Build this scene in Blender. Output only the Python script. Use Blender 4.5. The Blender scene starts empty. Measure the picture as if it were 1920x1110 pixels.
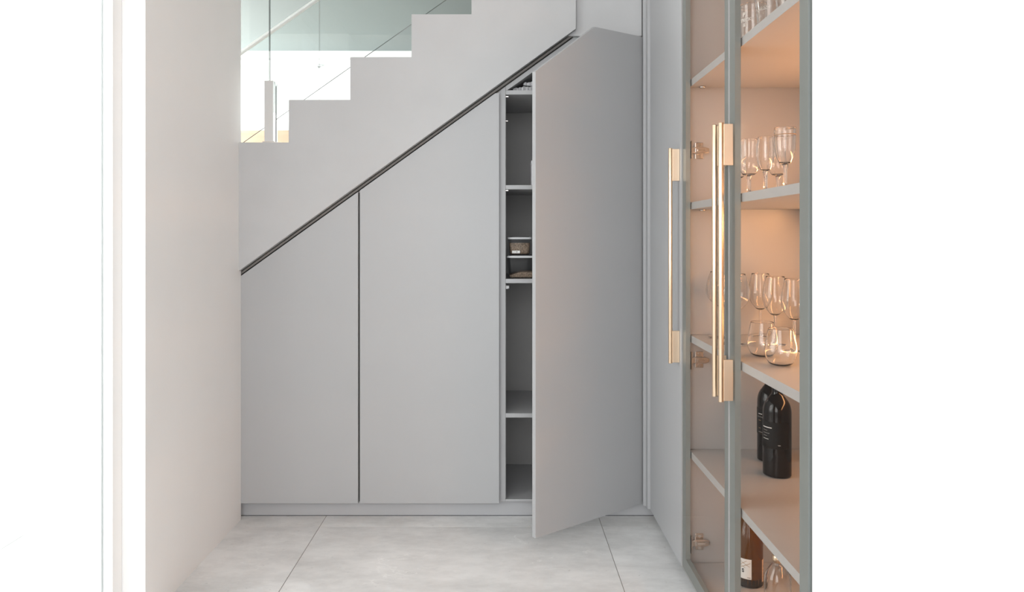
import bpy, bmesh, math, random
from mathutils import Vector, Matrix

random.seed(7)
sc = bpy.context.scene
COL = sc.collection
R = math.radians

# ------------------------------------------------------------------ camera, world, lights, exposure
H = 1.16                 # eye height above the floor
DEPTH = 2.9              # distance from the camera to the cupboard doors (plane y = 0)
F = 1325.3               # focal length in pixels of the 1920 wide frame
cam_d = bpy.data.cameras.new('camera')
cam = bpy.data.objects.new('camera', cam_d)
COL.objects.link(cam)
cam.location = (0, -DEPTH, H)
cam.rotation_euler = (R(90), 0, 0)
cam_d.sensor_width = 36
cam_d.lens = F / 1920 * 36
cam_d.shift_x = 20 / 1920
cam_d.shift_y = -111 / 1920
cam_d.clip_start = 0.05
sc.camera = cam

world = bpy.data.worlds.new('world')
sc.world = world
world.use_nodes = True
bg = world.node_tree.nodes['Background']
bg.inputs['Color'].default_value = (0.96, 0.98, 1.0, 1)
bg.inputs['Strength'].default_value = 1.3

def area(name, loc, target, sx, sy, power, color=(1, 1, 1)):
    l = bpy.data.lights.new(name, 'AREA')
    l.shape = 'RECTANGLE'; l.size = sx; l.size_y = sy; l.energy = power; l.color = color
    o = bpy.data.objects.new(name, l); COL.objects.link(o)
    o.location = loc
    o.rotation_euler = (Vector(target) - Vector(loc)).to_track_quat('-Z', 'Y').to_euler()
    return o

# daylight of the large window to the left of the viewer, and of the glazed end behind the stairs
area('window_daylight', (-0.8, -5.0, 1.9), (-0.3, 0.0, 1.0), 3.2, 2.4, 99, (0.985, 0.99, 1.0))
area('left_daylight', (-2.5, -1.8, 1.6), (0.6, -1.5, 0.8), 1.9, 2.0, 54, (0.98, 0.99, 1.0))
area('hall_daylight', (-3.2, 1.5, 1.7), (0.2, 2.4, 1.9), 1.4, 1.6, 190, (1.0, 0.99, 0.97))

sc.view_settings.view_transform = 'Standard'
sc.view_settings.look = 'None'
sc.view_settings.gamma = 1.0
sc.view_settings.use_curve_mapping = False
sc.view_settings.exposure = -0.06
try:
    sc.cycles.use_denoising = True
    sc.cycles.max_bounces = 14
    sc.cycles.transmission_bounces = 12
    sc.cycles.transparent_max_bounces = 16
except Exception:
    pass

# ------------------------------------------------------------------ helpers
def PX(px, depth):        # metres right of the camera axis for a column of the photograph at a depth
    return (px - 940) * depth / F
def PZ(py, depth):        # height above the floor for a row of the photograph at a depth
    return H + (444 - py) * depth / F

def wpos(o):
    p = Vector((0, 0, 0))
    while o:
        p = p + o.location
        o = o.parent
    return p

def box(bm, x0, x1, y0, y1, z0, z1, mi=0):
    vs = [bm.verts.new(p) for p in ((x0,y0,z0),(x1,y0,z0),(x1,y1,z0),(x0,y1,z0),(x0,y0,z1),(x1,y0,z1),(x1,y1,z1),(x0,y1,z1))]
    for f in ((3,2,1,0),(4,5,6,7),(0,1,5,4),(1,2,6,5),(2,3,7,6),(3,0,4,7)):
        fc = bm.faces.new([vs[i] for i in f]); fc.material_index = mi
    return vs

def prism(bm, poly, y0, y1, side_mi=0):
    """poly: (x, z) points; extruded from y0 to y1."""
    a = [bm.verts.new((x, y0, z)) for x, z in poly]
    b = [bm.verts.new((x, y1, z)) for x, z in poly]
    bm.faces.new(a); bm.faces.new(b[::-1])
    n = len(poly)
    for i in range(n):
        j = (i + 1) % n
        f = bm.faces.new((a[j], a[i], b[i], b[j])); f.material_index = side_mi
    bmesh.ops.recalc_face_normals(bm, faces=bm.faces)

def lathe(bm, prof, seg=40, c=(0, 0, 0), a0=0, a1=None, mi=0):
    """prof: (r, z); closed round z unless a1 is given."""
    full = a1 is None
    n = seg if full else seg + 1
    rings = []
    for r, z in prof:
        if r < 1e-6:
            rings.append([bm.verts.new((c[0], c[1], c[2] + z))]); continue
        ring = []
        for k in range(n):
            t = 2 * math.pi * k / seg if full else a0 + (a1 - a0) * k / seg
            ring.append(bm.verts.new((c[0] + r * math.cos(t), c[1] + r * math.sin(t), c[2] + z)))
        rings.append(ring)
    for p, q in zip(rings[:-1], rings[1:]):
        m = n if full else n - 1
        for k in range(m):
            k2 = (k + 1) % n
            if len(p) == 1 and len(q) == 1: continue
            if len(p) == 1: f = bm.faces.new((p[0], q[k2], q[k]))
            elif len(q) == 1: f = bm.faces.new((p[k], p[k2], q[0]))
            else: f = bm.faces.new((p[k], p[k2], q[k2], q[k]))
            f.smooth = True; f.material_index = mi
    return rings

def rod(bm, p0, p1, r, seg=20):
    p0 = Vector(p0); p1 = Vector(p1); d = p1 - p0
    mat = Matrix.Translation((p0 + p1) / 2) @ d.to_track_quat('Z', 'Y').to_matrix().to_4x4()
    g = bmesh.ops.create_cone(bm, cap_ends=True, segments=seg, radius1=r, radius2=r, depth=d.length, matrix=mat)
    for v in g['verts']:
        for f in v.link_faces:
            if len(f.verts) == 4: f.smooth = True

def obj(name, bm, mats, parent=None, base=None, bevel=0, seg=2, recalc=True):
    """bm is in room coordinates; links ONE mesh object whose origin is base (or the parent's place)."""
    if recalc: bmesh.ops.recalc_face_normals(bm, faces=bm.faces)
    org = Vector(base) if base is not None else (wpos(parent) if parent else Vector((0, 0, 0)))
    bmesh.ops.translate(bm, verts=bm.verts, vec=-org)
    me = bpy.data.meshes.new(name); bm.to_mesh(me); bm.free()
    for m in (mats if isinstance(mats, (list, tuple)) else [mats]): me.materials.append(m)
    o = bpy.data.objects.new(name, me); COL.objects.link(o)
    if parent:
        o.parent = parent
        o.location = org - wpos(parent)
    else:
        o.location = org
    if bevel:
        b = o.modifiers.new('bevel', 'BEVEL'); b.width = bevel; b.segments = seg; b.limit_method = 'ANGLE'; b.angle_limit = R(40)
    return o

def tag(o, label=None, cat=None, group=None, kind=None):
    if label: o['label'] = label
    if cat: o['category'] = cat
    if group: o['group'] = group
    if kind: o['kind'] = kind
    return o

def thing(name, label, cat, loc, group=None):
    o = bpy.data.objects.new(name, None); COL.objects.link(o)
    o.location = loc; o.empty_display_size = 0.05
    return tag(o, label, cat, group)

def copy_tree(o, parent=None):
    c = o.copy(); COL.objects.link(c); c.parent = parent
    for ch in list(o.children): copy_tree(ch, c)
    return c

def BM(): return bmesh.new()

# ------------------------------------------------------------------ materials
def principled(name, color, rough=0.5, metal=0.0, spec=0.5, **kw):
    m = bpy.data.materials.new(name); m.use_nodes = True
    p = m.node_tree.nodes['Principled BSDF']
    p.inputs['Base Color'].default_value = (*color, 1)
    p.inputs['Roughness'].default_value = rough
    p.inputs['Metallic'].default_value = metal
    p.inputs['Specular IOR Level'].default_value = spec
    for k, v in kw.items(): p.inputs[k].default_value = v
    return m

def mottled(name, color, rough=0.5, amt=0.04, scale=6, bump=0.0, bscale=80, spec=0.4):
    m = principled(name, color, rough, spec=spec)
    nt = m.node_tree; p = nt.nodes['Principled BSDF']
    tc = nt.nodes.new('ShaderNodeTexCoord')
    n = nt.nodes.new('ShaderNodeTexNoise'); n.inputs['Scale'].default_value = scale; n.inputs['Detail'].default_value = 5
    r = nt.nodes.new('ShaderNodeValToRGB')
    r.color_ramp.elements[0].position = 0.3; r.color_ramp.elements[1].position = 0.7
    r.color_ramp.elements[0].color = (*[c * (1 - amt) for c in color], 1)
    r.color_ramp.elements[1].color = (*[min(1, c * (1 + amt)) for c in color], 1)
    nt.links.new(tc.outputs['Object'], n.inputs['Vector']); nt.links.new(n.outputs['Fac'], r.inputs['Fac'])
    nt.links.new(r.outputs['Color'], p.inputs['Base Color'])
    if bump:
        n2 = nt.nodes.new('ShaderNodeTexNoise'); n2.inputs['Scale'].default_value = bscale; n2.inputs['Detail'].default_value = 3
        b = nt.nodes.new('ShaderNodeBump'); b.inputs['Strength'].default_value = bump; b.inputs['Distance'].default_value = 0.002
        nt.links.new(tc.outputs['Object'], n2.inputs['Vector']); nt.links.new(n2.outputs['Fac'], b.inputs['Height'])
        nt.links.new(b.outputs['Normal'], p.inputs['Normal'])
    return m

def thin_glass(name, tint, ior=1.45, rough=0.0, refl=1.0):
    m = bpy.data.materials.new(name); m.use_nodes = True
    nt = m.node_tree; nt.nodes.clear()
    out = nt.nodes.new('ShaderNodeOutputMaterial')
    t = nt.nodes.new('ShaderNodeBsdfTransparent'); t.inputs['Color'].default_value = (*tint, 1)
    g = nt.nodes.new('ShaderNodeBsdfGlossy'); g.inputs['Roughness'].default_value = rough
    fr = nt.nodes.new('ShaderNodeFresnel')
    geo = nt.nodes.new('ShaderNodeNewGeometry')          # leaving face of the sheet: same reflectance as the entering one
    mr = nt.nodes.new('ShaderNodeMapRange'); mr.inputs['To Min'].default_value = ior; mr.inputs['To Max'].default_value = 1 / ior
    nt.links.new(geo.outputs['Backfacing'], mr.inputs['Value']); nt.links.new(mr.outputs['Result'], fr.inputs['IOR'])
    mx = nt.nodes.new('ShaderNodeMixShader')
    sc_ = nt.nodes.new('ShaderNodeMath'); sc_.operation = 'MULTIPLY'; sc_.inputs[1].default_value = refl   # coated glass reflects less
    nt.links.new(fr.outputs['Fac'], sc_.inputs[0]); nt.links.new(sc_.outputs[0], mx.inputs['Fac']); nt.links.new(t.outputs[0], mx.inputs[1]); nt.links.new(g.outputs[0], mx.inputs[2])
    nt.links.new(mx.outputs[0], out.inputs['Surface'])
    return m

def emission(name, color, strength):
    m = bpy.data.materials.new(name); m.use_nodes = True
    nt = m.node_tree; nt.nodes.clear()
    out = nt.nodes.new('ShaderNodeOutputMaterial'); e = nt.nodes.new('ShaderNodeEmission')
    e.inputs['Color'].default_value = (*color, 1); e.inputs['Strength'].default_value = strength
    nt.links.new(e.outputs[0], out.inputs['Surface'])
    return m

def stone_tile():
    m = principled('stone_tile', (0.6, 0.6, 0.59), 0.42, spec=0.4)
    nt = m.node_tree; p = nt.nodes['Principled BSDF']
    geo = nt.nodes.new('ShaderNodeNewGeometry')
    oi = nt.nodes.new('ShaderNodeObjectInfo')
    mul = nt.nodes.new('ShaderNodeVectorMath'); mul.operation = 'SCALE'; mul.inputs['Scale'].default_value = 13.0
    comb = nt.nodes.new('ShaderNodeCombineXYZ')
    nt.links.new(oi.outputs['Random'], comb.inputs['Z'])
    nt.links.new(comb.outputs[0], mul.inputs[0])
    add = nt.nodes.new('ShaderNodeVectorMath'); add.operation = 'ADD'
    nt.links.new(geo.outputs['Position'], add.inputs[0]); nt.links.new(mul.outputs[0], add.inputs[1])
    mp = nt.nodes.new('ShaderNodeMapping'); mp.inputs['Scale'].default_value = (1.0, 1.9, 1.0); mp.inputs['Rotation'].default_value = (0, 0, R(12))
    nt.links.new(add.outputs[0], mp.inputs['Vector'])
    n1 = nt.nodes.new('ShaderNodeTexNoise'); n1.inputs['Scale'].default_value = 3.2; n1.inputs['Detail'].default_value = 9; n1.inputs['Roughness'].default_value = 0.68
    nt.links.new(mp.outputs[0], n1.inputs['Vector'])
    r1 = nt.nodes.new('ShaderNodeValToRGB')
    r1.color_ramp.elements[0].position = 0.30; r1.color_ramp.elements[0].color = (0.585, 0.582, 0.575, 1)
    r1.color_ramp.elements[1].position = 0.60; r1.color_ramp.elements[1].color = (0.80, 0.798, 0.792, 1)
    nt.links.new(n1.outputs['Fac'], r1.inputs['Fac'])
    # pale hairline veins, broken up by a second noise
    nd = nt.nodes.new('ShaderNodeTexNoise'); nd.inputs['Scale'].default_value = 2.6; nd.inputs['Detail'].default_value = 6
    nt.links.new(mp.outputs[0], nd.inputs['Vector'])
    ds = nt.nodes.new('ShaderNodeVectorMath'); ds.operation = 'SCALE'; ds.inputs['Scale'].default_value = 0.7
    nt.links.new(nd.outputs['Color'], ds.inputs[0])
    ad = nt.nodes.new('ShaderNodeVectorMath'); ad.operation = 'ADD'
    nt.links.new(mp.outputs[0], ad.inputs[0]); nt.links.new(ds.outputs[0], ad.inputs[1])
    vo = nt.nodes.new('ShaderNodeTexVoronoi'); vo.feature = 'DISTANCE_TO_EDGE'; vo.inputs['Scale'].default_value = 2.2
    nt.links.new(ad.outputs[0], vo.inputs['Vector'])
    rv = nt.nodes.new('ShaderNodeValToRGB')
    rv.color_ramp.elements[0].position = 0.0; rv.color_ramp.elements[0].color = (1, 1, 1, 1)
    rv.color_ramp.elements[1].position = 0.007; rv.color_ramp.elements[1].color = (0, 0, 0, 1)
    nt.links.new(vo.outputs['Distance'], rv.inputs['Fac'])
    nb = nt.nodes.new('ShaderNodeTexNoise'); nb.inputs['Scale'].default_value = 3.3
    nt.links.new(add.outputs[0], nb.inputs['Vector'])
    rb = nt.nodes.new('ShaderNodeValToRGB')
    rb.color_ramp.elements[0].position = 0.54; rb.color_ramp.elements[1].position = 0.66
    nt.links.new(nb.outputs['Fac'], rb.inputs['Fac'])
    mm = nt.nodes.new('ShaderNodeMath'); mm.operation = 'MULTIPLY'
    nt.links.new(rv.outputs['Color'], mm.inputs[0]); nt.links.new(rb.outputs['Color'], mm.inputs[1])
    ms = nt.nodes.new('ShaderNodeMath'); ms.operation = 'MULTIPLY'; ms.inputs[1].default_value = 0.75
    nt.links.new(mm.outputs[0], ms.inputs[0])
    mix = nt.nodes.new('ShaderNodeMixRGB'); mix.inputs['Color2'].default_value = (0.92, 0.92, 0.91, 1)
    nt.links.new(ms.outputs[0], mix.inputs['Fac']); nt.links.new(r1.outputs['Color'], mix.inputs['Color1'])
    # tiny dark flecks
    nf = nt.nodes.new('ShaderNodeTexNoise'); nf.inputs['Scale'].default_value = 55; nf.inputs['Detail'].default_value = 2
    nt.links.new(mp.outputs[0], nf.inputs['Vector'])
    rf = nt.nodes.new('ShaderNodeValToRGB')
    rf.color_ramp.elements[0].position = 0.70; rf.color_ramp.elements[1].position = 0.76
    nt.links.new(nf.outputs['Fac'], rf.inputs['Fac'])
    fs = nt.nodes.new('ShaderNodeMath'); fs.operation = 'MULTIPLY'; fs.inputs[1].default_value = 0.35
    nt.links.new(rf.outputs['Color'], fs.inputs[0])
    mix2 = nt.nodes.new('ShaderNodeMixRGB'); mix2.inputs['Color2'].default_value = (0.30, 0.27, 0.25, 1)
    nt.links.new(fs.outputs[0], mix2.inputs['Fac']); nt.links.new(mix.outputs['Color'], mix2.inputs['Color1'])
    nt.links.new(mix2.outputs['Color'], p.inputs['Base Color'])
    return m

def wood(name, c1, c2):
    m = principled(name, c1, 0.5)
    nt = m.node_tree; p = nt.nodes['Principled BSDF']
    tc = nt.nodes.new('ShaderNodeTexCoord'); mp = nt.nodes.new('ShaderNodeMapping'); mp.inputs['Scale'].default_value = (1.5, 8, 14)
    n = nt.nodes.new('ShaderNodeTexNoise'); n.inputs['Scale'].default_value = 3; n.inputs['Detail'].default_value = 6
    r = nt.nodes.new('ShaderNodeValToRGB'); r.color_ramp.elements[0].color = (*c1, 1); r.color_ramp.elements[1].color = (*c2, 1)
    r.color_ramp.elements[0].position = .3; r.color_ramp.elements[1].position = .7
    nt.links.new(tc.outputs['Object'], mp.inputs['Vector']); nt.links.new(mp.outputs[0], n.inputs['Vector'])
    nt.links.new(n.outputs['Fac'], r.inputs['Fac']); nt.links.new(r.outputs['Color'], p.inputs['Base Color'])
    return m

def brushed(name, color, rough):
    m = principled(name, color, rough, metal=1.0)
    nt = m.node_tree; p = nt.nodes['Principled BSDF']
    tc = nt.nodes.new('ShaderNodeTexCoord'); n = nt.nodes.new('ShaderNodeTexNoise'); n.inputs['Scale'].default_value = 900
    r = nt.nodes.new('ShaderNodeMapRange'); r.inputs['To Min'].default_value = rough - 0.05; r.inputs['To Max'].default_value = rough + 0.06
    nt.links.new(tc.outputs['Object'], n.inputs['Vector']); nt.links.new(n.outputs['Fac'], r.inputs['Value'])
    nt.links.new(r.outputs['Result'], p.inputs['Roughness'])
    return m

GREY = (0.405, 0.406, 0.412)
M = {}
M['cupboard'] = mottled('grey_lacquer', GREY, 0.42, 0.012, 3)
M['inside'] = mottled('grey_inside', (0.36, 0.355, 0.35), 0.5, 0.02, 5)
M['wine_inside'] = mottled('grey_wine_inside', (0.42, 0.405, 0.395), 0.36, 0.012, 5)
M['stair'] = mottled('grey_stair_render', (0.475, 0.475, 0.479), 0.6, 0.02, 7, 0.12, 60)
M['plinth'] = mottled('grey_plinth', (0.43, 0.43, 0.44), 0.45, 0.01, 4)
M['recess_shade'] = principled('recess_shade_grey', (0.16, 0.148, 0.138), 0.6)  # dark tone carries the shade of the recess and door gap
M['white'] = mottled('white_paint', (0.86, 0.86, 0.855), 0.6, 0.01, 4, 0.05, 90)
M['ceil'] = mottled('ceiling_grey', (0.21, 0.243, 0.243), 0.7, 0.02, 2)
M['tile'] = stone_tile()
M['grout'] = principled('grout', (0.25, 0.225, 0.205), 0.8)
M['wood'] = wood('pale_oak', (0.31, 0.20, 0.125), (0.39, 0.27, 0.18))
M['pane'] = thin_glass('balustrade_glass', (0.965, 0.982, 0.978))
M['pane_edge'] = principled('glass_edge', (0.10, 0.118, 0.112), 0.25)
M['door_glass'] = thin_glass('door_glass', (0.965, 0.955, 0.945), 1.5, 0.0, 0.10)
M['frame'] = principled('door_frame_metal', (0.205, 0.222, 0.214), 0.4)
M['bronze'] = brushed('champagne_bronze', (0.86, 0.66, 0.47), 0.30)
M['bronze_flat'] = brushed('champagne_bronze_plate', (0.80, 0.64, 0.48), 0.42)
M['chrome'] = principled('chrome', (0.86, 0.87, 0.87), 0.06, metal=1.0)
M['nickel'] = principled('nickel', (0.72, 0.68, 0.64), 0.25, metal=1.0)
M['dark'] = principled('gap_black', (0.02, 0.02, 0.02), 0.4)  # flat black painting shade into narrow gaps; also the toe kick line
M['glass'] = principled('clear_glass', (1, 1, 1), 0.0, **{'Transmission Weight': 1.0, 'IOR': 1.47})
M['print'] = principled('white_print', (0.82, 0.80, 0.76), 0.6)
M['black_glass'] = principled('black_bottle_glass', (0.008, 0.007, 0.007), 0.07, spec=0.4)
M['black_label'] = principled('black_label', (0.011, 0.0105, 0.0105), 0.5, spec=0.2)
M['amber'] = principled('amber_bottle_glass', (0.17, 0.065, 0.014), 0.05, **{'Transmission Weight': 0.45, 'IOR': 1.45})
M['bottle_base'] = principled('dark_bottle_base', (0.02, 0.017, 0.015), 0.1)
M['paper'] = principled('white_label_paper', (0.78, 0.77, 0.74), 0.6)
M['tan_ink'] = principled('tan_ink', (0.42, 0.26, 0.14), 0.6)
M['black_ink'] = principled('black_ink', (0.03, 0.03, 0.03), 0.6)
M['grey_ink'] = principled('grey_ink', (0.35, 0.33, 0.31), 0.6)
M['peach'] = principled('peach_label_paper', (0.74, 0.56, 0.42), 0.6)
M['tub'] = thin_glass('tub_plastic', (0.80, 0.81, 0.82), 1.45, 0.12)
M['lid'] = principled('tub_lid', (0.62, 0.63, 0.64), 0.35)
M['lid_dark'] = principled('tub_lid_top', (0.05, 0.05, 0.055), 0.4)
M['grain'] = mottled('grain', (0.34, 0.25, 0.18), 0.9, 0.5, 160, 0.6, 200)
M['wrap'] = principled('plastic_wrap', (0.50, 0.50, 0.51), 0.16, spec=0.8)
M['box_white'] = principled('carton_white', (0.70, 0.70, 0.71), 0.6)
M['led'] = emission('warm_led', (1.0, 0.48, 0.20), 52.0)
M['led_high'] = emission('warm_led_high', (1.0, 0.50, 0.21), 46.0)
M['led_low'] = emission('warm_led_low', (1.0, 0.48, 0.20), 22.0)

# ------------------------------------------------------------------ setting: floor, walls, ceilings
def struct(name, bm, m, bevel=0):
    return tag(obj(name, bm, m, bevel=bevel), kind='structure')

b = BM(); box(b, -3.6, 1.6, -5.0, 0.30, -0.15, -0.0014)
floor = struct('floor', b, M['grout'])
TX, TY, TW, G = -0.727, -0.073, 1.130, 0.0013
tile_me = None
for i in range(-2, 2):
    for j in range(-3, 1):
        x0 = TX + i * TW; y0 = TY + j * TW
        x1 = min(x0 + TW, 1.6); y1 = min(y0 + TW, 0.30)
        b = BM(); box(b, x0 + G, x1 - G, y0 + G, y1 - G, -0.006, 0.0)
        obj('tile', b, M['tile'], floor)

WL = PX(452, DEPTH)                    # face of the left wall
WY0, WY1, WZ = -3.30, -0.78, 2.40       # tall window in the left wall
b = BM(); box(b, WL - 0.20, WL, WY1, -0.001, 0, 2.58)
struct('wall_left', b, M['white'])
b = BM(); box(b, WL - 0.20, WL, WY0, WY1 - 0.0005, WZ, 2.58)
struct('trim_8', b, M['white'])
win = tag(bpy.data.objects.new('window_1', None), kind='structure'); COL.objects.link(win); win.location = (WL - 0.10, (WY0 + WY1) / 2, 0)
for y0, y1 in ((WY0, WY0 + .05), ((WY0 + WY1) / 2 - .03, (WY0 + WY1) / 2 + .03), (WY1 - .051, WY1 - .001)):
    b = BM(); box(b, WL - 0.13, WL - 0.07, y0, y1, 0.001, WZ - .001); obj('frame_post', b, M['white'], win)
for z0, z1 in ((0.001, 0.05), (WZ - 0.051, WZ - 0.001)):
    b = BM(); box(b, WL - 0.128, WL - 0.072, WY0 + .05, WY1 - .051, z0, z1); obj('frame_rail', b, M['white'], win)
b = BM(); box(b, WL - 0.103, WL - 0.097, WY0 + .05, WY1 - .051, .05, WZ - .051); obj('window_pane', b, M['pane'], win)
b = BM(); box(b, -7.0, WL - 0.2005, -0.15, -0.005, -0.15, 2.70)
struct('wall_outside', b, M['white'])
b = BM(); box(b, -9.0, -3.6, -9.0, 1.6, -0.2, -0.02)
struct('terrace', b, M['tile'])
b = BM(); box(b, 0.606, 1.30, -4.6, -1.522, 0, 2.58)
struct('wall_right', b, M['white'])
b = BM(); box(b, 1.03, 1.15, -1.522, 0.60, 0, 2.58)
struct('wall_side', b, M['white'])
b = BM(); box(b, -3.6, 1.30, -3.6, -0.03, 2.58, 2.70)
struct('ceiling', b, M['white'])
# hall beyond the stairs
YB = 2.5
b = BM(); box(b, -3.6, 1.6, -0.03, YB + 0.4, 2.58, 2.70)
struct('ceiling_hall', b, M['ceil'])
b = BM()
box(b, -3.6, 1.6, YB, YB + 0.12, 1.967, 2.58)
struct('wall_far', b, M['white'])
b = BM()
box(b, -3.6, 1.6, YB - 0.05, YB + 0.12, 0.0, 1.966)
struct('trim_1', b, M['wood'])
b = BM(); box(b, -3.6, 1.6, YB - 0.012, YB, 2.505, 2.511)
struct('trim_2', b, M['white'])
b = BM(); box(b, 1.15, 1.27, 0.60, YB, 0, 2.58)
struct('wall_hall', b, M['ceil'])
b = BM(); box(b, -3.6, 1.6, 0.95, YB + 0.1, -0.15, 0.0)
struct('floor_hall', b, M['tile'])

# flush panel of wall above the open cupboard
b = BM(); box(b, PX(1050, DEPTH), PX(1203.5, DEPTH), 0.0, 0.02, PZ(67.5, DEPTH), 2.58)
struct('wall_front', b, M['stair'], 0.001)

# toe kick under the cupboards
b = BM(); box(b, WL - 0.12, 0.70, 0.041, 0.06, 0.0, 0.066)
struct('baseboard_front', b, M['plinth'])
b = BM(); box(b, WL - 0.12, 0.70, 0.0385, 0.0405, 0.0, 0.0016)
struct('trim_3', b, M['dark'])

# ------------------------------------------------------------------ staircase
DS = DEPTH - 0.025                       # front face of the stair panel
def sx(px): return PX(px, DS)
def sz(py): return PZ(py, DS)
def slope(px, off=0.0): return 183.1 - 0.718 * (px - 900) + off     # lower edge of the stair panel, in the photograph's rows
stair = thing('staircase', 'grey rendered staircase with stepped side panel climbing to the right above the cupboards', 'staircase', (sx(541), 0.4, 1.5))
risers = [311, 426, 541, 656.5, 771.5, 884, 999, 1080]
treads = [347, 267, 187, 107, 26.5, -53, -133, -213]
L = risers[0]
poly = [(sx(L), sz(slope(L)))]
for i, rx in enumerate(risers):
    poly.append((sx(rx), sz(treads[i] if i == 0 else treads[i - 1])) if i else (sx(rx), sz(treads[0])))
    if i and i < len(risers) - 0: poly.append((sx(rx), sz(treads[i])))
poly = [(sx(L), sz(slope(L))), (sx(L), sz(treads[0]))]
for i in range(1, len(risers) - 1):
    poly += [(sx(risers[i]), sz(treads[i - 1])), (sx(risers[i]), sz(treads[i]))]
poly += [(sx(1080), sz(treads[-2])), (sx(1080), sz(slope(1080)))]
b = BM(); prism(b, poly[::-1], -0.025, 0.028)
obj('side_panel', b, M['stair'], stair, bevel=0.0015)
# the steps behind the panel
for i in range(len(risers) - 1):
    x0, x1 = sx(risers[i]), sx(risers[i + 1])
    zt = sz(treads[i]) - 0.004
    zb = sz(slope(risers[i])) + 0.09
    b = BM(); prism(b, [(x0, zb), (x1, sz(slope(risers[i + 1])) + 0.09), (x1, zt), (x0, zt)], 0.075, 0.98)
    obj('step', b, M['stair'], stair)

# gap trim between stair panel and cupboards, shade painted in by its dark colour
d0 = DEPTH + 0.004
b = BM()
prism(b, [(PX(x, d0), PZ(y, d0)) for x, y in ((440, slope(440, -8)), (1082, slope(1082, -8)), (1082, slope(1082, 9.6)), (440, slope(440, 9.6)))], 0.0295, 0.0395)
struct('trim_4', b, M['recess_shade'])
b = BM()
prism(b, [(PX(x, d0), PZ(y, d0)) for x, y in ((440, slope(440, 5.2)), (1079, slope(1079, 5.2)), (1079, slope(1079, 9.7)), (440, slope(440, 9.7)))], 0.004, 0.029)
struct('trim_5', b, M['recess_shade'])

# near glass balustrade
DG = DEPTH + 0.045
def gpane(parent, x0, x1, top):
    b = BM()
    lo = lambda x: 266 - 0.7037 * (x - 457)
    prism(b, [(PX(x0, DG), PZ(lo(x0), DG)), (PX(x1, DG), PZ(lo(x1), DG)), (PX(x1, DG), PZ(lo(x1), DG) + top), (PX(x0, DG), PZ(lo(x0), DG) + top)], 0.0455, 0.0540, 1)
    return obj('glass_pane', b, [M['pane'], M['pane_edge']], parent)
bal = thing('glass_balustrade', 'frameless clear glass balustrade with chrome clamp standing along the near edge of the steps', 'balustrade', (PX(505, DG), 0.05, PZ(266, DG)))
gpane(bal, 395, 504.2, 0.78)
gpane(bal, 505.8, 870, 0.78)
b = BM()
DC = DEPTH + 0.012
cx0, cx1 = PX(495.5, DC), PX(512.5, DC)
box(b, cx0, cx1, 0.012, 0.044, PZ(266.6, DC), PZ(151, DC))
clamp = obj('clamp', b, M['chrome'], bal, bevel=0.0012)
b = BM(); box(b, cx0, cx1, 0.056, 0.068, PZ(266.6, DC), PZ(151, DC) - 0.004)
obj('clamp_back', b, M['chrome'], clamp, bevel=0.001)
b = BM(); box(b, cx0 - 0.006, cx1 + 0.006, 0.008, 0.072, PZ(266.9, DC) - 0.001, PZ(266.9, DC) + 0.004)
obj('base_flange', b, M['nickel'], clamp)

# far balustrade with its sloping handrail
DF = DEPTH + 1.02
far = thing('far_balustrade', 'glass balustrade with white sloping handrail on the far side of the stairs', 'balustrade', (PX(540, DF), 1.02, 1.6))
b = BM()
pr = [(PX(380, DF), PZ(152, DF)), (PX(905, DF), PZ(-215.5, DF))]
prism(b, [pr[0], pr[1], (pr[1][0], pr[1][1] + 0.016), (pr[0][0], pr[0][1] + 0.016)], 1.00, 1.04)
obj('handrail', b, M['white'], far, bevel=0.005)
for x0, x1 in ((380, 598.4), (599.8, 905)):
    b = BM()
    top = lambda x: PZ(152 - 0.7 * (x - 380), DF)
    prism(b, [(PX(x0, DF), top(x0) - 0.85), (PX(x1, DF), top(x1) - 0.85), (PX(x1, DF), top(x1) + .002), (PX(x0, DF), top(x0) + .002)], 1.018, 1.023, 1)
    obj('glass_pane', b, [M['pane'], M['pane_edge']], far)

# small round fitting high on the far wall
zf = PZ(124, DEPTH + YB); xf = PX(594, DEPTH + YB)
lamp = thing('wall_lamp', 'small flat white lamp fixed high on the bright far wall behind the glass', 'lamp', (xf, YB, zf))
b = BM(); box(b, xf - 0.045, xf + 0.045, YB - 0.03, YB - 0.001, zf - 0.003, zf + 0.003); obj('shade', b, M['lid'], lamp, bevel=0.003)
b = BM(); box(b, xf - 0.014, xf + 0.014, YB - 0.02, YB - 0.001, zf - 0.017, zf - 0.004); obj('bracket', b, M['lid'], lamp, bevel=0.002)

# ------------------------------------------------------------------ cupboards under the stairs
ZB = H - 1.094                           # lower edge of the doors
def dx(px): return PX(px, DEPTH)
def dz(py): return PZ(py, DEPTH)
DTOP = 12.2
DI = DEPTH + 0.020
def ix(px): return PX(px, DI)
def iz(py): return PZ(py, DI)
cup1 = thing('understair_cupboard', 'closed low grey cupboard under the stairs, left of the other two, with sloping top', 'cupboard', (dx(560), 0.2, ZB))
b = BM(); x0 = WL - 0.12; px0 = 940 + x0 * F / DEPTH
prism(b, [(x0, ZB), (dx(671.3), ZB), (dx(671.3), dz(slope(671.3, DTOP))), (x0, dz(slope(px0, DTOP)))], 0.0, 0.019)
obj('door', b, M['cupboard'], cup1, bevel=0.001)
b = BM()
prism(b, [(x0, ZB), (dx(672.5), ZB), (dx(672.5), dz(slope(672.5, DTOP + 1.5))), (x0, dz(slope(px0, DTOP + 1.5)))], 0.0225, 0.44)
obj('carcass', b, M['recess_shade'], cup1)

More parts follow.
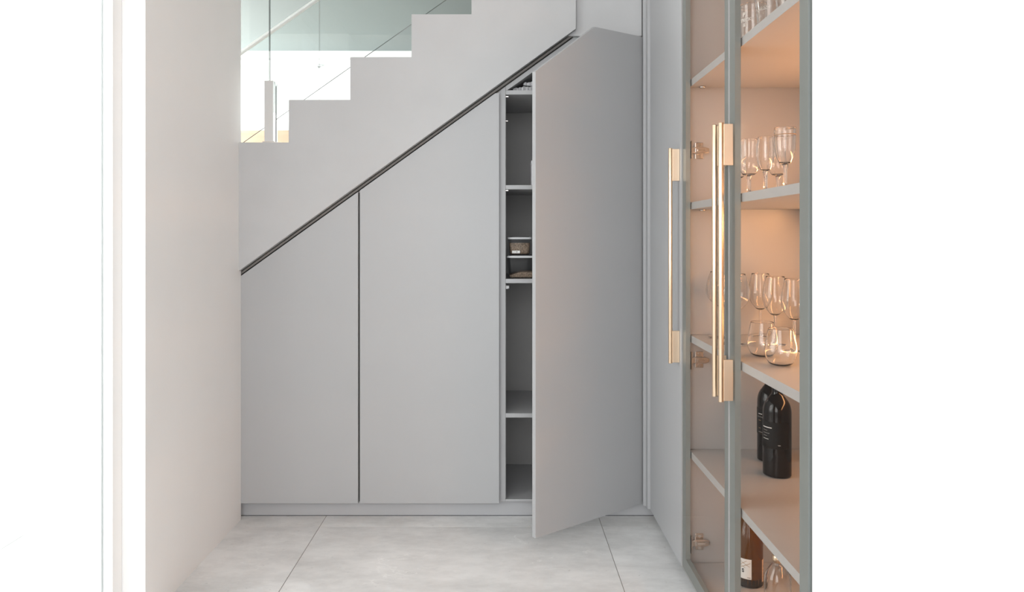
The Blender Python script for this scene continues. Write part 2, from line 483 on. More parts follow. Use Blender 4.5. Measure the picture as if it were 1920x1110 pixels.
cup2 = thing('understair_cupboard', 'closed tall grey cupboard under the stairs, between the low cupboard and the open one', 'cupboard', (dx(805), 0.2, ZB))
b = BM()
prism(b, [(dx(674.7), ZB), (dx(936), ZB), (dx(936), dz(174.6)), (dx(928.6), dz(174.6)), (dx(674.7), dz(slope(674.7, DTOP)))], 0.0, 0.019)
obj('door', b, M['cupboard'], cup2, bevel=0.001)
b = BM()
xq = ix(939.2) - 0.0001
prism(b, [(dx(673), ZB), (xq, ZB), (xq, dz(slope(938.8, DTOP + 0.2))), (dx(673), dz(slope(673, DTOP + 1.5)))], 0.0225, 0.44)
obj('carcass', b, M['plinth'], cup2)

# open cupboard
DI = DEPTH + 0.020
def ix(px): return PX(px, DI)
def iz(py): return PZ(py, DI)
cup3 = thing('understair_cupboard', 'tallest grey cupboard under the stairs with its peaked door standing open', 'cupboard', (ix(1070), 0.2, ZB))
YI, YK = 0.020, 0.47
xl0, xl1 = ix(939.2), ix(947.6)
xr0, xr1 = ix(1190), ix(1198)
b = BM(); prism(b, [(xl0, ZB), (xl1, ZB), (xl1, iz(slope(947.6, DTOP + 1))), (xl0, iz(slope(939.2, DTOP + 1)))], YI, YK)
obj('side_panel', b, M['cupboard'], cup3, bevel=0.0008)
b = BM(); prism(b, [(xr0, ZB), (xr1, ZB), (xr1, iz(72)), (xr0, iz(72))], YI, YK)
obj('side_panel', b, M['cupboard'], cup3, bevel=0.0008)
for n, (t, u) in enumerate(((169.2, 177.2), (347, 355), (523, 531), (775, 783))):
    b = BM(); box(b, xl1 + 0.0005, xr0 - 0.0005, YI, YK - 0.02, iz(u), iz(t))
    if n == 0:
        pass
    obj('shelf', b, M['cupboard'], cup3, bevel=0.0008)
b = BM(); box(b, xl1 + 0.0005, xr0 - 0.0005, YI, YK, ZB, iz(936))
obj('bottom_panel', b, M['cupboard'], cup3, bevel=0.0008)
b = BM()
tx = 900 + (183.1 + DTOP + 1 - 71) / 0.718
prism(b, [(ix(948.2), iz(slope(948.2, DTOP + 1))), (ix(tx), iz(71)), (xr0, iz(71)), (xr0, iz(80.5)), (ix(tx + 1), iz(80.5)), (ix(948.2), iz(slope(948.2, DTOP + 10.4)))], YI, YK)
obj('top_panel', b, M['cupboard'], cup3)
b = BM()
prism(b, [(xl0, ZB), (xr1, ZB), (xr1, iz(73)), (ix(tx), iz(73)), (xl0, iz(slope(939.2, DTOP + 3)))], YK + 0.0005, YK + 0.012)
obj('back_panel', b, M['inside'], cup3)
# thin liners, darker than the lacquered edges
b = BM(); box(b, xl1 + 0.0002, xl1 + 0.0016, YI + 0.0015, YK - 0.001, iz(935), iz(178)); obj('liner', b, M['inside'], cup3)
# shelf pins and the little white catch
for zc, yy, ln in ((iz(180.3), 0.03, 0.011), (iz(206), 0.30, 0.011), (iz(356.6), 0.04, 0.010)):
    b = BM(); box(b, xl1 + 0.0016, xl1 + 0.0016 + ln, yy, yy + 0.010, zc - 0.0016, zc + 0.0016)
    obj('shelf_pin', b, M['nickel'], cup3)
b = BM(); zc = iz(539)
box(b, xl1 + 0.0016, xl1 + 0.010, 0.032, 0.046, zc - 0.007, zc + 0.007); rod(b, (xl1 + 0.010, 0.039, zc), (xl1 + 0.0155, 0.039, zc), 0.0068)
tag(obj('door_catch', b, M['box_white'], cup3, bevel=0.001), 'small white door catch')

# its open door: hinged on the right, swung out 36 degrees
th = R(36.4); W = 0.565; T = 0.019
hx, hy = 0.1238 + W * math.cos(th), -0.337 + W * math.sin(th)
prof = [(0, -1.094), (W, -1.094), (W, 0.6006), (0.2694, 0.8142), (0.004, 0.8202), (0, 0.8202)]
b = BM()
u = Vector((-math.cos(th), -math.sin(th))); nv = Vector((-math.sin(th), math.cos(th)))
fr = [b.verts.new((hx + u.x * w, hy + u.y * w, H + z)) for w, z in prof]
bk = [b.verts.new((hx + u.x * w + nv.x * T, hy + u.y * w + nv.y * T, H + z)) for w, z in prof]
b.faces.new(fr); b.faces.new(bk[::-1])
for i in range(len(prof)):
    j = (i + 1) % len(prof); b.faces.new((fr[j], fr[i], bk[i], bk[j]))
obj('door', b, M['cupboard'], cup3, bevel=0.001)

# ------------------------------------------------------------------ things inside the open cupboard
def soft_packet(name, x0, x1, y0, y1, z0, z1, seed, label):
    rnd = random.Random(seed)
    b = BM(); nx, ny = 60, 14
    top, bot = {}, {}
    for i in range(nx + 1):
        for j in range(ny + 1):
            s, t = i / nx, j / ny
            e = min(1, 4.5 * min(s, 1 - s, ) + 0.12) * min(1, 4.5 * min(t, 1 - t) + 0.72)
            e = math.sqrt(e)
            wob = 0.0016 * math.sin(95 * s + seed + 2 * t) + 0.0014 * math.sin(41 * s + 9 * t) + rnd.uniform(-0.0016, 0.0016)
            x = x0 + (x1 - x0) * s + rnd.uniform(-.0008, .0008); y = y0 + (y1 - y0) * t + 0.0022 * math.sin(110 * s + seed) * (1 - t) + rnd.uniform(-.0015, .0015)
            hz = (z1 - z0)
            top[i, j] = b.verts.new((x, y, z0 + hz * (0.35 + 0.65 * e) + wob * 0.8))
            bot[i, j] = b.verts.new((x, y, z0 + hz * 0.30 * (1 - e)))
    for i in range(nx):
        for j in range(ny):
            for f in (b.faces.new((top[i, j], top[i+1, j], top[i+1, j+1], top[i, j+1])), b.faces.new((bot[i, j+1], bot[i+1, j+1], bot[i+1, j], bot[i, j]))):
                f.smooth = True
    for i in range(nx):
        b.faces.new((bot[i, 0], bot[i+1, 0], top[i+1, 0], top[i, 0])); b.faces.new((bot[i+1, ny], bot[i, ny], top[i, ny], top[i+1, ny]))
    for j in range(ny):
        b.faces.new((bot[0, j+1], bot[0, j], top[0, j], top[0, j+1])); b.faces.new((bot[nx, j], bot[nx, j+1], top[nx, j+1], top[nx, j]))
    o = obj(name, b, M['wrap'], base=((x0 + x1) / 2, (y0 + y1) / 2, z0))
    return tag(o, label, 'packet')
zs = iz(169.2)
soft_packet('plastic_packet', 0.048, 0.30, 0.055, 0.22, zs + 0.0005, zs + 0.024, 3, 'lower crinkled clear plastic packet lying on the topmost shelf of the open cupboard')
soft_packet('plastic_packet', 0.092, 0.32, 0.06, 0.22, zs + 0.0265, zs + 0.0465, 5, 'upper crinkled plastic packet lying on another packet under the sloping cupboard top')

zs = iz(347)
car = thing('carton', 'narrow white carton behind the open door on the second shelf', 'box', (0.18, 0.13, zs))
b = BM(); box(b, 0.1265, 0.235, 0.06, 0.20, zs + 0.0004, zs + 0.103); obj('body', b, M['box_white'], car, bevel=0.001)
b = BM(); box(b, 0.1255, 0.236, 0.058, 0.202, zs + 0.092, zs + 0.106); obj('flap', b, M['box_white'], car, bevel=0.001)

def rrect(x0, x1, y0, y1, r, n=5):
    pts = []
    for cx, cy, a in ((x1 - r, y1 - r, 0), (x0 + r, y1 - r, 90), (x0 + r, y0 + r, 180), (x1 - r, y0 + r, 270)):
        for k in range(n + 1):
            t = R(a + 90 * k / n); pts.append((cx + r * math.cos(t), cy + r * math.sin(t)))
    return pts
def loft(bm, rings, cap0=True, cap1=True, mi=0):
    vs = [[bm.verts.new((x, y, z)) for x, y in pts] for pts, z in rings]
    n = len(vs[0])
    for p, q in zip(vs[:-1], vs[1:]):
        for k in range(n):
            f = bm.faces.new((p[k], p[(k + 1) % n], q[(k + 1) % n], q[k])); f.material_index = mi; f.smooth = True
    if cap0: bm.faces.new(vs[0][::-1])
    if cap1: bm.faces.new(vs[-1])
def tub(x0, x1, y0, y1, z0, h, fill, label, heap=0):
    t = thing('food_tub', label, 'container', ((x0 + x1) / 2, (y0 + y1) / 2, z0))
    tp = 0.006; g = 0.0015
    def sec(z, off=0): 
        k = tp * (1 - z / h)
        return rrect(x0 + k + off, x1 - k - off, y0 + k + off, y1 - k - off, 0.014)
    hb = h - 0.012
    b = BM(); loft(b, [(sec(0.006, 0.006), z0 + 0.0008), (sec(0.006), z0 + 0.006), (sec(hb), z0 + hb)], True, False)
    obj('tub_body', b, M['tub'], t)
    b = BM(); n = 24
    loft(b, [(sec(0.006, 0.007), z0 + 0.003), (sec(0.008, 0.003), z0 + 0.008), (sec(fill, 0.003), z0 + fill)])
    gr = obj('grain', b, M['grain'], t); gr['kind'] = 'stuff'
    if heap:
        b = BM(); loft(b, [(sec(fill, 0.004), z0 + fill - 0.001), (rrect(x0 + 0.055, x1 - 0.012, y0 + 0.012, y1 - 0.02, 0.01), z0 + fill + heap)])
        obj('grain_heap', b, M['grain'], t)['kind'] = 'stuff'
    b = BM(); loft(b, [(rrect(x0 - .003, x1 + .003, y0 - .003, y1 + .003, .016), z0 + hb + 0.0005), (rrect(x0 - .003, x1 + .003, y0 - .003, y1 + .003, .016), z0 + hb + .007), (rrect(x0, x1, y0, y1, .015), z0 + hb + 0.009)])
    ld = obj('lid', b, M['lid'], t)
    b = BM(); loft(b, [(rrect(x0 + .008, x1 - .008, y0 + .008, y1 - .008, .012), z0 + hb + .0092), (rrect(x0 + .008, x1 - .008, y0 + .008, y1 - .008, .012), z0 + h)])
    obj('lid_panel', b, M['lid_dark'], ld)
    return t
zs = iz(523)
tub(0.026, 0.195, 0.045, 0.20, zs + 0.0004, 0.0975, 0.014, 'larger clear plastic food tub with a little grain, standing on the middle shelf', 0.013)
z2 = zs + 0.0982
t2 = tub(0.029, 0.126, 0.055, 0.17, z2, 0.0775, 0.050, 'smaller clear plastic food tub full of grain, stacked on the larger tub')
b = BM(); box(b, 0.045, 0.078, 0.0572, 0.0580, z2 + 0.007, z2 + 0.018)
lb = obj('sticker', b, M['paper'], t2)
for k in range(4):
    b = BM(); box(b, 0.048 + k * 0.0072, 0.0505 + k * 0.0072 + 0.0012 * (k % 3), 0.0568, 0.0572, z2 + 0.010 + 0.0015 * (k % 2), z2 + 0.0118 + 0.0017 * (k % 3)); obj('print_mark', b, M['grey_ink'], lb)

# ------------------------------------------------------------------ fillers in the corner
b = BM(); box(b, PX(1206.3, 2.872), 0.605, -0.028, -0.010, ZB, 2.57)
struct('trim_6', b, M['cupboard'], 0.001)
b = BM(); box(b, 0.5715, 0.62, 0.0215, 0.034, ZB, 2.57)
struct('gap_shade', b, M['dark'])  # added black backing, keeps the hinge gap dark against the hall light
b = BM(); box(b, 0.5875, 0.62, -0.061, -0.029, ZB, 2.57)
struct('trim_7', b, M['cupboard'], 0.001)

# ------------------------------------------------------------------ tall cupboard on the right
XF = 0.598
def yd(depth): return depth - DEPTH
tall = thing('tall_cupboard', 'tall plain grey cupboard in the corner with one bronze bar handle', 'cupboard', (0.80, yd(2.59), ZB))
b = BM(); box(b, XF, XF + 0.02, yd(2.3503), -0.0625, ZB, 2.565); obj('door', b, M['cupboard'], tall, bevel=0.0004)
b = BM(); box(b, XF + 0.022, 1.0, yd(2.362), -0.065, ZB, 2.565); obj('carcass', b, M['cupboard'], tall)
b = BM(); box(b, 0.66, 0.68, yd(1.36), -0.02, 0, ZB - 0.002)
struct('baseboard_right', b, M['plinth'])

def handle(parent, depth, z0, z1):
    y = yd(depth)
    h = thing('door_handle', None, None, (0, 0, 0)); h.parent = parent
    h.location = Vector((0.568, y, z0)) - wpos(parent)
    b = BM(); rod(b, (0.568, y, z0), (0.568, y, z1), 0.0069, 28); obj('handle_bar', b, M['bronze'], h, bevel=0.0008)
    for a, c in ((z0 + 0.003, z0 + 0.109), (z1 - 0.110, z1 - 0.003)):
        b = BM(); box(b, 0.5735, XF - 0.0005, y - 0.005, y + 0.005, a, c); obj('handle_mount', b, M['bronze_flat'], h, bevel=0.0008)
    return h
handle(tall, 2.3735, H - 0.4245, H + 0.2975)

# ------------------------------------------------------------------ wine cabinet with glass doors
Y0, Y1 = yd(1.387), yd(2.351)             # near and far ends
XC, XBK = 0.621, 1.0                       # carcass front and back
ZT = 2.565
wine = thing('wine_cabinet', 'grey display cabinet with two tall glass doors and warm lit shelves of glasses and bottles', 'cabinet', (0.8, (Y0 + Y1) / 2, ZB))
YW = yd(2.341)                             # inner face of the far side
b = BM(); box(b, XC, XBK, YW, Y1 - 0.0005, ZB, ZT); obj('side_panel', b, M['wine_inside'], wine)
b = BM(); box(b, XC, XBK, Y0, Y0 + 0.018, ZB, ZT); obj('side_panel', b, M['wine_inside'], wine)
b = BM(); box(b, XBK, XBK + 0.012, Y0, Y1, ZB, ZT); obj('back_panel', b, M['wine_inside'], wine)
b = BM(); box(b, XC, XBK - .001, Y0 + 0.0185, YW - 0.0005, ZT - 0.018, ZT); obj('top_panel', b, M['wine_inside'], wine)
SH = {1: H + 0.516, 2: H + 0.113, 3: H - 0.3233, 4: H - 0.703, 5: H - 1.078, 0: H + 0.93}
for k, zt in SH.items():
    b = BM(); zb = ZB if k == 5 else zt - 0.023
    box(b, XC + 0.0005, XBK - 0.0005, Y0 + 0.0185, YW - 0.003, zb, zt)
    obj('bottom_panel' if k == 5 else 'shelf', b, M['wine_inside'], wine, bevel=0.0006)
    if k in (1, 2, 3, 4):
        b = BM(); box(b, XC + 0.001, XC + 0.02, YW - 0.003, YW - 0.0006, zb, zt); obj('shelf_gap_shade', b, M['dark'], wine)  # black sliver painted as shade in the gap beside the shelf end
    if k in (1, 2):
        b = BM(); lathe(b, [(0, -0.0005), (0.011, -0.0005), (0.012, -0.003), (0.009, -0.006), (0, -0.006)], 20, (0.66, YW - 0.022, zb)); obj('shelf_stud', b, M['nickel'], wine)
# glass doors
def glass_door(y0, y1):
    d = thing('glass_door', None, None, (0, 0, 0)); d.parent = wine
    d.location = Vector((XF, y0, ZB)) - wpos(wine)
    b = BM(); box(b, XF, XF + 0.004, y0, y1, ZB, ZT); obj('door_pane', b, [M['door_glass']], d)
    fw = 0.041
    a, c = XF + 0.0045, XF + 0.0195
    for q0, q1 in ((y0, y0 + fw), (y1 - fw, y1)):
        b = BM(); box(b, a, c, q0, q1, ZB, ZT); obj('frame_stile', b, M['frame'], d)
    for q0, q1 in ((ZB, ZB + fw), (ZT - fw, ZT)):
        b = BM(); box(b, a, c, y0 + fw, y1 - fw, q0, q1); obj('frame_rail', b, M['frame'], d)
glass_door(yd(1.8665), yd(2.3490))
glass_door(yd(1.3870), yd(1.8635))
handle(wine, 1.881, H - 0.4245, H + 0.2975)
handle(wine, 1.827, H - 0.4265, H + 0.2945)
b = BM(); box(b, XF + 0.001, XF + 0.018, yd(1.8640), yd(1.8660), ZB, ZT); obj('door_seal', b, M['plinth'], wine)
# concealed hinges on the far side
for zc in (PZ(283, 2.341), PZ(674, 2.341), PZ(1015, 2.341)):
    hg = thing('hinge', None, None, (0, 0, 0)); hg.parent = wine; hg.location = Vector((0.64, YW, zc)) - wpos(wine)
    b = BM(); box(b, 0.641, 0.668, YW - 0.004, YW - 0.0003, zc - 0.027, zc + 0.027); obj('hinge_plate', b, M['nickel'], hg, bevel=0.0015)
    b = BM()
    prism(b, [(0.632, zc - 0.010), (0.672, zc - 0.011), (0.684, zc - 0.006), (0.684, zc + 0.006), (0.672, zc + 0.011), (0.632, zc + 0.010)], YW - 0.017, YW - 0.0045)
    obj('hinge_arm', b, M['nickel'], hg, bevel=0.002)
    b = BM(); box(b, 0.622, 0.633, YW - 0.020, YW - 0.002, zc - 0.009, zc + 0.009); obj('hinge_link', b, M['nickel'], hg, bevel=0.001)
    b = BM(); box(b, 0.6215, 0.6245, YW - 0.03, YW - 0.001, zc - 0.029, zc + 0.029); obj('hinge_cup', b, M['nickel'], hg)
    b = BM(); box(b, 0.645, 0.670, YW - 0.0185, YW - 0.0172, zc - 0.0035, zc + 0.0035); obj('hinge_slot', b, M['chrome'], hg, bevel=0.0005)
    b = BM(); box(b, 0.6385, 0.6425, YW - 0.0190, YW - 0.0168, zc - 0.007, zc + 0.007); obj('hinge_clip', b, M['chrome'], hg, bevel=0.0005)
    for q in (-0.019, 0.019):
        b = BM(); rod(b, (0.655, YW - 0.0065, zc + q), (0.655, YW - 0.004, zc + q), 0.0048, 16); obj('screw', b, M['chrome'], hg)
# warm light strips along the rear edges of the compartments: at the top facing down, or at the bottom facing up
for zc, up, mm in ((SH[1], 1, 'led_low'), (SH[2], 1, 'led'), (SH[2] - 0.0235, 0, 'led_high'), (SH[3], 1, 'led_low'), (SH[3] - 0.0235, 0, 'led_low'), (SH[4] - 0.0235, 0, 'led_low')):
    xb, ya, yb = XBK - 0.001, Y0 + 0.06, YW - 0.13
    d = 1 if up else -1
    zc += 0.0003 * d
    b = BM(); prism(b, [(xb - 0.024, zc), (xb, zc), (xb, zc + 0.024 * d)], ya, yb); ch = obj('light_channel', b, M['nickel'], wine)
    b = BM(); v = [b.verts.new(p) for p in ((xb - .0232, ya + .003, zc + .0020 * d), (xb - .0232, yb - .003, zc + .0020 * d), (xb - .0020, yb - .003, zc + .0232 * d), (xb - .0020, ya + .003, zc + .0232 * d))]
    f = b.faces.new(v); b.normal_update()
    if f.normal.x > 0: f.normal_flip()
    obj('light_strip', b, M[mm], ch, recalc=False)

def _lab(b, name, mat, parent):
    me = bpy.data.meshes.new(name); b.to_mesh(me); b.free(); me.materials.append(mat)
    o = bpy.data.objects.new(name, me); COL.objects.link(o); o.parent = parent
    return o

# ------------------------------------------------------------------ glassware
def smooth_prof(pts, n=6):
    """Catmull-Rom through (r, z) points."""
    out = []
    P = [pts[0]] + list(pts) + [pts[-1]]
    for i in range(1, len(P) - 2):
        for k in range(n):
            t = k / n
            q = []
            for c in (0, 1):
                p0, p1, p2, p3 = P[i-1][c], P[i][c], P[i+1][c], P[i+2][c]
                q.append(0.5 * (2*p1 + (p2-p0)*t + (2*p0-5*p1+4*p2-p3)*t*t + (3*p1-p0-3*p2+p3)*t**3))
            out.append((max(q[0], 0), q[1]))
    out.append(pts[-1])
    return out

def stem_glass(name, bowl, foot_r, stem_r, wall=0.0012):
    """bowl: outer (r, z) from the stem joint to the rim; parts bowl, stem, foot."""
    root = thing(name, None, None, (0, 0, 0))
    zj = bowl[0][1]
    outer = smooth_prof(bowl, 6)
    zt_ = outer[-1][1]
    inner = [(max(r - wall * (1 - 0.75 * ((z - zj) / (zt_ - zj)) ** 6), 0), z) for r, z in outer if z > zj + 0.004]
    inner = [(0, zj + 0.0035)] + inner
    rim = [((outer[-1][0] + inner[-1][0]) / 2, outer[-1][1] + wall * 0.15)]
    b = BM(); lathe(b, outer + rim + inner[::-1], 40)
    obj('bowl', b, M['glass'], root, recalc=False)
    so = smooth_prof([(stem_r * 2.1, 0.0042), (stem_r * 1.15, 0.014), (stem_r, zj * 0.5), (stem_r * 1.1, zj - 0.010), (bowl[0][0], zj)], 5)
    b = BM(); lathe(b, so, 40)
    obj('stem', b, M['glass'], root, recalc=False)
    b = BM(); lathe(b, [(0, 0.0003), (foot_r, 0.0003), (foot_r + 0.0004, 0.001), (foot_r - 0.001, 0.0017), (foot_r * 0.5, 0.0026), (stem_r * 2.1, 0.0042)], 40)
    obj('foot', b, M['glass'], root, recalc=False)
    return root

def tumbler(name, prof, base_t, wall=0.0016):
    root = thing(name, None, None, (0, 0, 0))
    outer = smooth_prof(prof, 6)
    zt_ = outer[-1][1]
    inner = [(max(r - wall * (1 - 0.7 * (z / zt_) ** 6), 0), z) for r, z in outer if z > base_t + 0.002]
    inner = [(0, base_t), (inner[0][0] * 0.8, base_t)] + inner
    rim = [((outer[-1][0] + inner[-1][0]) / 2, outer[-1][1] + wall * 0.15)]
    b = BM(); lathe(b, [(0, 0.0006), (prof[0][0] * 0.9, 0.0006)] + outer + rim + inner[::-1], 44)
    obj('bowl', b, M['glass'], root)
    return root

def place(o, X, depth, z, label, group, cat='glass'):
    o.location = (X, yd(depth), z + 0.0004)
    tag(o, label, cat, group)
    return o

# large balloon wine glass
burg = stem_glass('wine_glass', [(0.0045, 0.098), (0.022, 0.106), (0.042, 0.128), (0.0485, 0.150), (0.044, 0.180), (0.034, 0.211)], 0.040, 0.0036)
place(burg, 0.706, 2.268, SH[3], 'broad balloon wine glass farthest left, half behind the pair of bronze handles', 'stemmed glasses on the third shelf')
g = copy_tree(burg); place(g, 0.70, 2.13, SH[3], 'broad balloon wine glass partly hidden behind the frame where the glass doors meet', 'stemmed glasses on the third shelf')
wine_g = stem_glass('wine_glass', [(0.0042, 0.0877), (0.014, 0.093), (0.030, 0.115), (0.036, 0.140), (0.033, 0.172), (0.0265, 0.2045)], 0.034, 0.0033)
place(wine_g, 0.834, 2.277, SH[3], 'narrower stemmed wine glass nearest the back, behind the far stemless tumbler', 'stemmed glasses on the third shelf')
g = copy_tree(wine_g); place(g, 0.817, 2.11, SH[3], 'stemmed wine glass behind the nearer stemless tumbler, second of the narrower ones', 'stemmed glasses on the third shelf')
g = copy_tree(wine_g); place(g, 0.825, 1.99, SH[3], 'stemmed wine glass cut by the right edge, nearest of the narrower wine glasses', 'stemmed glasses on the third shelf')
# stemless
stemless = tumbler('stemless_tumbler', [(0.020, 0.0012), (0.030, 0.008), (0.0385, 0.028), (0.0385, 0.046), (0.0335, 0.074), (0.0295, 0.0925)], 0.0042, 0.0013)
place(stemless, 0.7056, 1.912, SH[3], 'farther of the two round stemless tumblers standing on the third shelf', 'stemless tumblers')
g = copy_tree(stemless); place(g, 0.7014, 1.775, SH[3], 'nearer of the two round stemless tumblers standing on the third shelf', 'stemless tumblers')
# second shelf: tulip beer glasses and flutes
tulip = stem_glass('tulip_glass', [(0.0075, 0.059), (0.018, 0.064), (0.0265, 0.080), (0.027, 0.095), (0.0222, 0.112), (0.0215, 0.130), (0.0235, 0.161)], 0.030, 0.0052, 0.0016)
place(tulip, 0.70, 1.998, SH[2], 'round bellied tulip glass left of the flute on the second shelf', 'glasses on the second shelf')
g = copy_tree(tulip); place(g, 0.70, 2.10, SH[2], 'tulip glass half hidden by the door frame, farthest left on the second shelf', 'glasses on the second shelf')
g = copy_tree(tulip); place(g, 0.785, 2.005, SH[2], 'tulip glass standing behind, between the flute and the tall cut off glass', 'glasses on the second shelf')
flute = stem_glass('flute_glass', [(0.0065, 0.060), (0.013, 0.066), (0.0195, 0.082), (0.0225, 0.100), (0.0215, 0.128), (0.0185, 0.151)], 0.029, 0.0048, 0.0015)
place(flute, 0.70, 1.874, SH[2], 'slim flute glass in the front row, second from the door frame', 'glasses on the second shelf')
tallg = stem_glass('goblet', [(0.006, 0.066), (0.014, 0.071), (0.0225, 0.092), (0.026, 0.120), (0.0255, 0.157)], 0.030, 0.0045, 0.0018)
place(tallg, 0.705, 1.757, SH[2], 'taller straight goblet at the right edge of the second shelf', 'glasses on the second shelf')
b = BM(); lathe(b, [(0.0262, 0.1385), (0.0266, 0.1387), (0.0266, 0.1402), (0.0262, 0.1404)], 40); tag(_lab(b, 'rim_band', M['tan_ink'], tallg), 'dark ring below the rim')

# printed beer glasses on the top shelf
def lettering(parent, text, size, r, z, phi_end, mat, bold=0.0, anchor='R', name='lettering', taper=0.0):
    c = bpy.data.curves.new('lettering', 'FONT'); c.body = text; c.size = size; c.offset = bold; c.resolution_u = 3
    c.align_x = 'RIGHT' if anchor == 'R' else ('LEFT' if anchor == 'L' else 'CENTER')
    tmp = bpy.data.objects.new('lettering', c); COL.objects.link(tmp)
    dg = bpy.context.evaluated_depsgraph_get()
    me = bpy.data.meshes.new_from_object(tmp.evaluated_get(dg))
    COL.objects.unlink(tmp); bpy.data.objects.remove(tmp); bpy.data.curves.remove(c)
    for v in me.vertices:
        phi = phi_end + v.co.x / r
        rr = r + taper * v.co.y + 0.0005
        zz = z + v.co.y
        v.co = (rr * math.sin(phi), -rr * math.cos(phi), zz)
    me.materials.clear(); me.materials.append(mat)
    o = bpy.data.objects.new(name, me); COL.objects.link(o); o.parent = parent
    return o
pint1 = tumbler('beer_glass', [(0.0300, 0.001), (0.0312, 0.004), (0.034, 0.07), (0.036, 0.127)], 0.010, 0.0018)
place(pint1, 0.70, 1.966, SH[1], 'straight beer glass with white lettering ending in RICK\'S on the top shelf', 'printed beer glasses')
lettering(pint1, "PATRICK'S", 0.0122, 0.0346, 0.077, R(-14), M['print'], 0.0003)
lettering(pint1, "P", 0.017, 0.0348, 0.090, R(-62), M['print'], 0.0003, 'C')
lettering(pint1, "&", 0.013, 0.0344, 0.063, R(-60), M['print'], 0.0002, 'C')
pint2 = tumbler('beer_glass', [(0.0275, 0.001), (0.0285, 0.004), (0.032, 0.07), (0.0375, 0.12), (0.0385, 0.152)], 0.010, 0.0018)
place(pint2, 0.716, 1.888, SH[1], 'flared beer glass with white lettering ending in NESS on the top shelf', 'printed beer glasses')
lettering(pint2, "GUINNESS", 0.0150, 0.0334, 0.083, R(-24), M['print'], 0.0003)
pint3 = copy_tree(pint2)
for ch in list(pint3.children):
    if ch.name.startswith('lettering'): bpy.data.objects.remove(ch)
place(pint3, 0.73, 1.79, SH[1], 'plain flared beer glass at the right edge of the top shelf', 'printed beer glasses')

# ------------------------------------------------------------------ bottles
def bottle(name, prof, mat, seg=44):
    root = thing(name, None, None, (0, 0, 0))
    b = BM(); lathe(b, [(0, 0.0006)] + smooth_prof(prof, 5) + [(0, prof[-1][1])], seg)
    obj('bottle_body', b, mat, root)
    return root
def wrap_label(parent, r, z0, z1, phi0, phi1, mat, name='label_sheet', off=0.0006):
    b = BM(); lathe(b, [(r + off, z0), (r + off, z1)], 24, a0=R(phi0 - 90), a1=R(phi1 - 90))
    return _lab(b, name, mat, parent)
bord = [(0.036, 0.0008), (0.0395, 0.004), (0.0402, 0.012), (0.0402, 0.10), (0.0402, 0.168), (0.0402, 0.182), (0.0390, 0.197), (0.0335, 0.214), (0.022, 0.231), (0.0155, 0.242), (0.0145, 0.258), (0.0142, 0.290), (0.0160, 0.291), (0.0160, 0.300), (0.0135, 0.301)]
bk1 = bottle('wine_bottle', bord, M['black_glass'])
place(bk1, 0.848, 2.226, SH[4], 'black wine bottle with dark label standing behind the other black bottle', 'black wine bottles', 'bottle')
l = wrap_label(bk1, 0.0402, 0.085, 0.165, -120, 40, M['black_label'])
for z, w0, w1, t, mt in ((0.148, -80, -58, 0.0018, 'print'), (0.139, -88, -30, 0.0012, 'grey_ink'), (0.128, -80, -65, 0.0012, 'tan_ink'), (0.104, -78, -66, 0.001, 'tan_ink'), (0.092, -80, -40, 0.001, 'grey_ink')):
    wrap_label(bk1, 0.0402, z, z + t, w0, w1, M[mt], 'label_mark', 0.0010)
bk2 = bottle('wine_bottle', bord, M['black_glass'])
place(bk2, 0.815, 2.089, SH[4], 'nearer black wine bottle with small white label lines on the fourth shelf', 'black wine bottles', 'bottle')
wrap_label(bk2, 0.0402, 0.085, 0.162, -120, 30, M['black_label'])
for z, w0, w1, t, mt in ((0.1440, -88, -42, 0.0024, 'print'), (0.1355, -86, -62, 0.0011, 'grey_ink'), (0.1275, -86, -52, 0.0011, 'grey_ink'), (0.1195, -86, -64, 0.0011, 'grey_ink'), (0.1105, -86, -56, 0.0014, 'print'), (0.0960, -18, -8, 0.0011, 'print')):
    wrap_label(bk2, 0.0402, z, z + t, w0, w1, M[mt], 'label_mark', 0.0010)

burgp = [(0.037, 0.0008), (0.0412, 0.004), (0.0418, 0.012), (0.0418, 0.07), (0.0418, 0.118), (0.0418, 0.131), (0.0406, 0.147), (0.036, 0.165), (0.027, 0.195), (0.019, 0.222), (0.0152, 0.245), (0.0145, 0.285), (0.0162, 0.286), (0.0162, 0.298), (0.0138, 0.299)]
am = bottle('amber_bottle', burgp, M['amber'])
place(am, 0.772, 2.204, SH[5], 'amber brown bottle with white patterned label on the lowest shelf', 'bottles on the lowest shelf', 'bottle')
wrap_label(am, 0.0418, 0.002, 0.026, 0, 360, M['bottle_base'], 'dark_base', 0.0003)
lab = wrap_label(am, 0.0418, 0.028, 0.089, -130, -9, M['paper'])
blab = wrap_label(am, 0.0418, 0.016, 0.084, 44, 120, M['peach'], 'back_label')
def line_on(parent, r, p0, p1, w, mat, name='print_line'):
    b = BM(); n = 8
    (a0, z0), (a1, z1) = p0, p1
    dzz = z1 - z0; daa = R(a1 - a0) * r; ln = math.hypot(dzz, daa); nx, nz = -dzz / ln * w / 2, daa / ln * w / 2
    row = []
    for k in range(n + 1):
        t = k / n; a = R(a0 + (a1 - a0) * t); z = z0 + dzz * t
        q = []
        for s in (-1, 1):
            aa = a + s * nx / r; q.append(b.verts.new((r * math.sin(aa), -r * math.cos(aa), z + s * nz)))
        row.append(q)
    for p, q in zip(row[:-1], row[1:]): b.faces.new((p[0], p[1], q[1], q[0]))
    return _lab(b, name, mat, parent)
RL = 0.0429
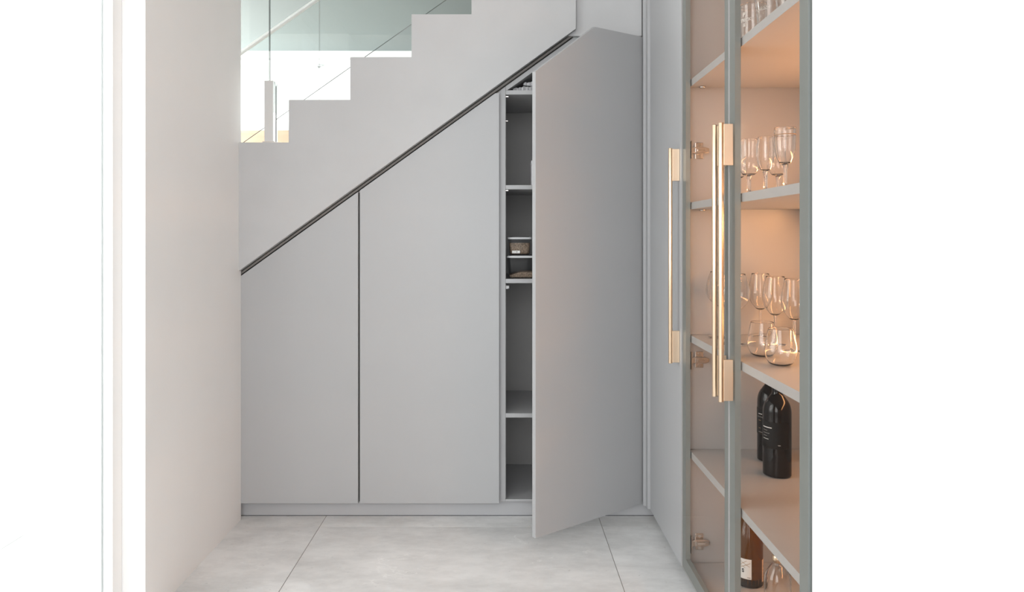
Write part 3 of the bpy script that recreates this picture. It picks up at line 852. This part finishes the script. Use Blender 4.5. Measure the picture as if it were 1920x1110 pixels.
for p0, p1 in (((-70, 0.087), (-16, 0.066)), ((-62, 0.066), (-28, 0.084)), ((-80, 0.078), (-34, 0.062)), ((-52, 0.062), (-14, 0.078)), ((-84, 0.070), (-55, 0.087))):
    line_on(lab, RL, p0, p1, 0.0013, M['tan_ink'])
lettering(lab, "S", 0.015, RL, 0.048, R(-43), M['black_ink'], 0.0006, 'C')
line_on(lab, RL, (-80, 0.041), (-56, 0.041), 0.0010, M['grey_ink'])
line_on(lab, RL, (-80, 0.036), (-62, 0.036), 0.0010, M['grey_ink'])
line_on(lab, RL, (-26, 0.033), (-13, 0.033), 0.0028, M['grey_ink'])
for z, h2 in ((0.062, 0.007), (0.050, 0.003), (0.040, 0.008), (0.030, 0.006), (0.022, 0.005)):
    line_on(blab, RL, (52, z), (74, z), h2, M['grey_ink'] if h2 > 0.006 else M['tan_ink'])

clr = bottle('decanter', [(0.032, 0.0008), (0.0355, 0.005), (0.0362, 0.015), (0.0362, 0.10), (0.033, 0.122), (0.021, 0.146), (0.013, 0.156), (0.0125, 0.185), (0.016, 0.20)], M['glass'])
for ch in list(clr.children): bpy.data.objects.remove(ch)
outer = smooth_prof([(0.034, 0.0008), (0.0362, 0.006), (0.0362, 0.10), (0.033, 0.122), (0.021, 0.144), (0.0125, 0.156), (0.012, 0.185), (0.016, 0.20)], 6)
b = BM(); lathe(b, [(0, 0.0008)] + outer + [(r - 0.002, z) for r, z in outer[::-1] if z > 0.008] + [(0, 0.008)], 44); me_o = _lab(b, 'bottle_body', M['glass'], clr)
bm2 = bmesh.new(); bm2.from_mesh(me_o.data); bmesh.ops.recalc_face_normals(bm2, faces=bm2.faces); bm2.to_mesh(me_o.data); bm2.free()
b = BM(); lathe(b, [(0.0128, 0.158), (0.0152, 0.160), (0.0152, 0.176), (0.0128, 0.178)], 30); _lab(b, 'neck_collar', M['bronze'], clr)
place(clr, 0.782, 2.0, SH[5], 'clear glass bottle with narrow neck right of the amber bottle on the lowest shelf', 'bottles on the lowest shelf', 'bottle')
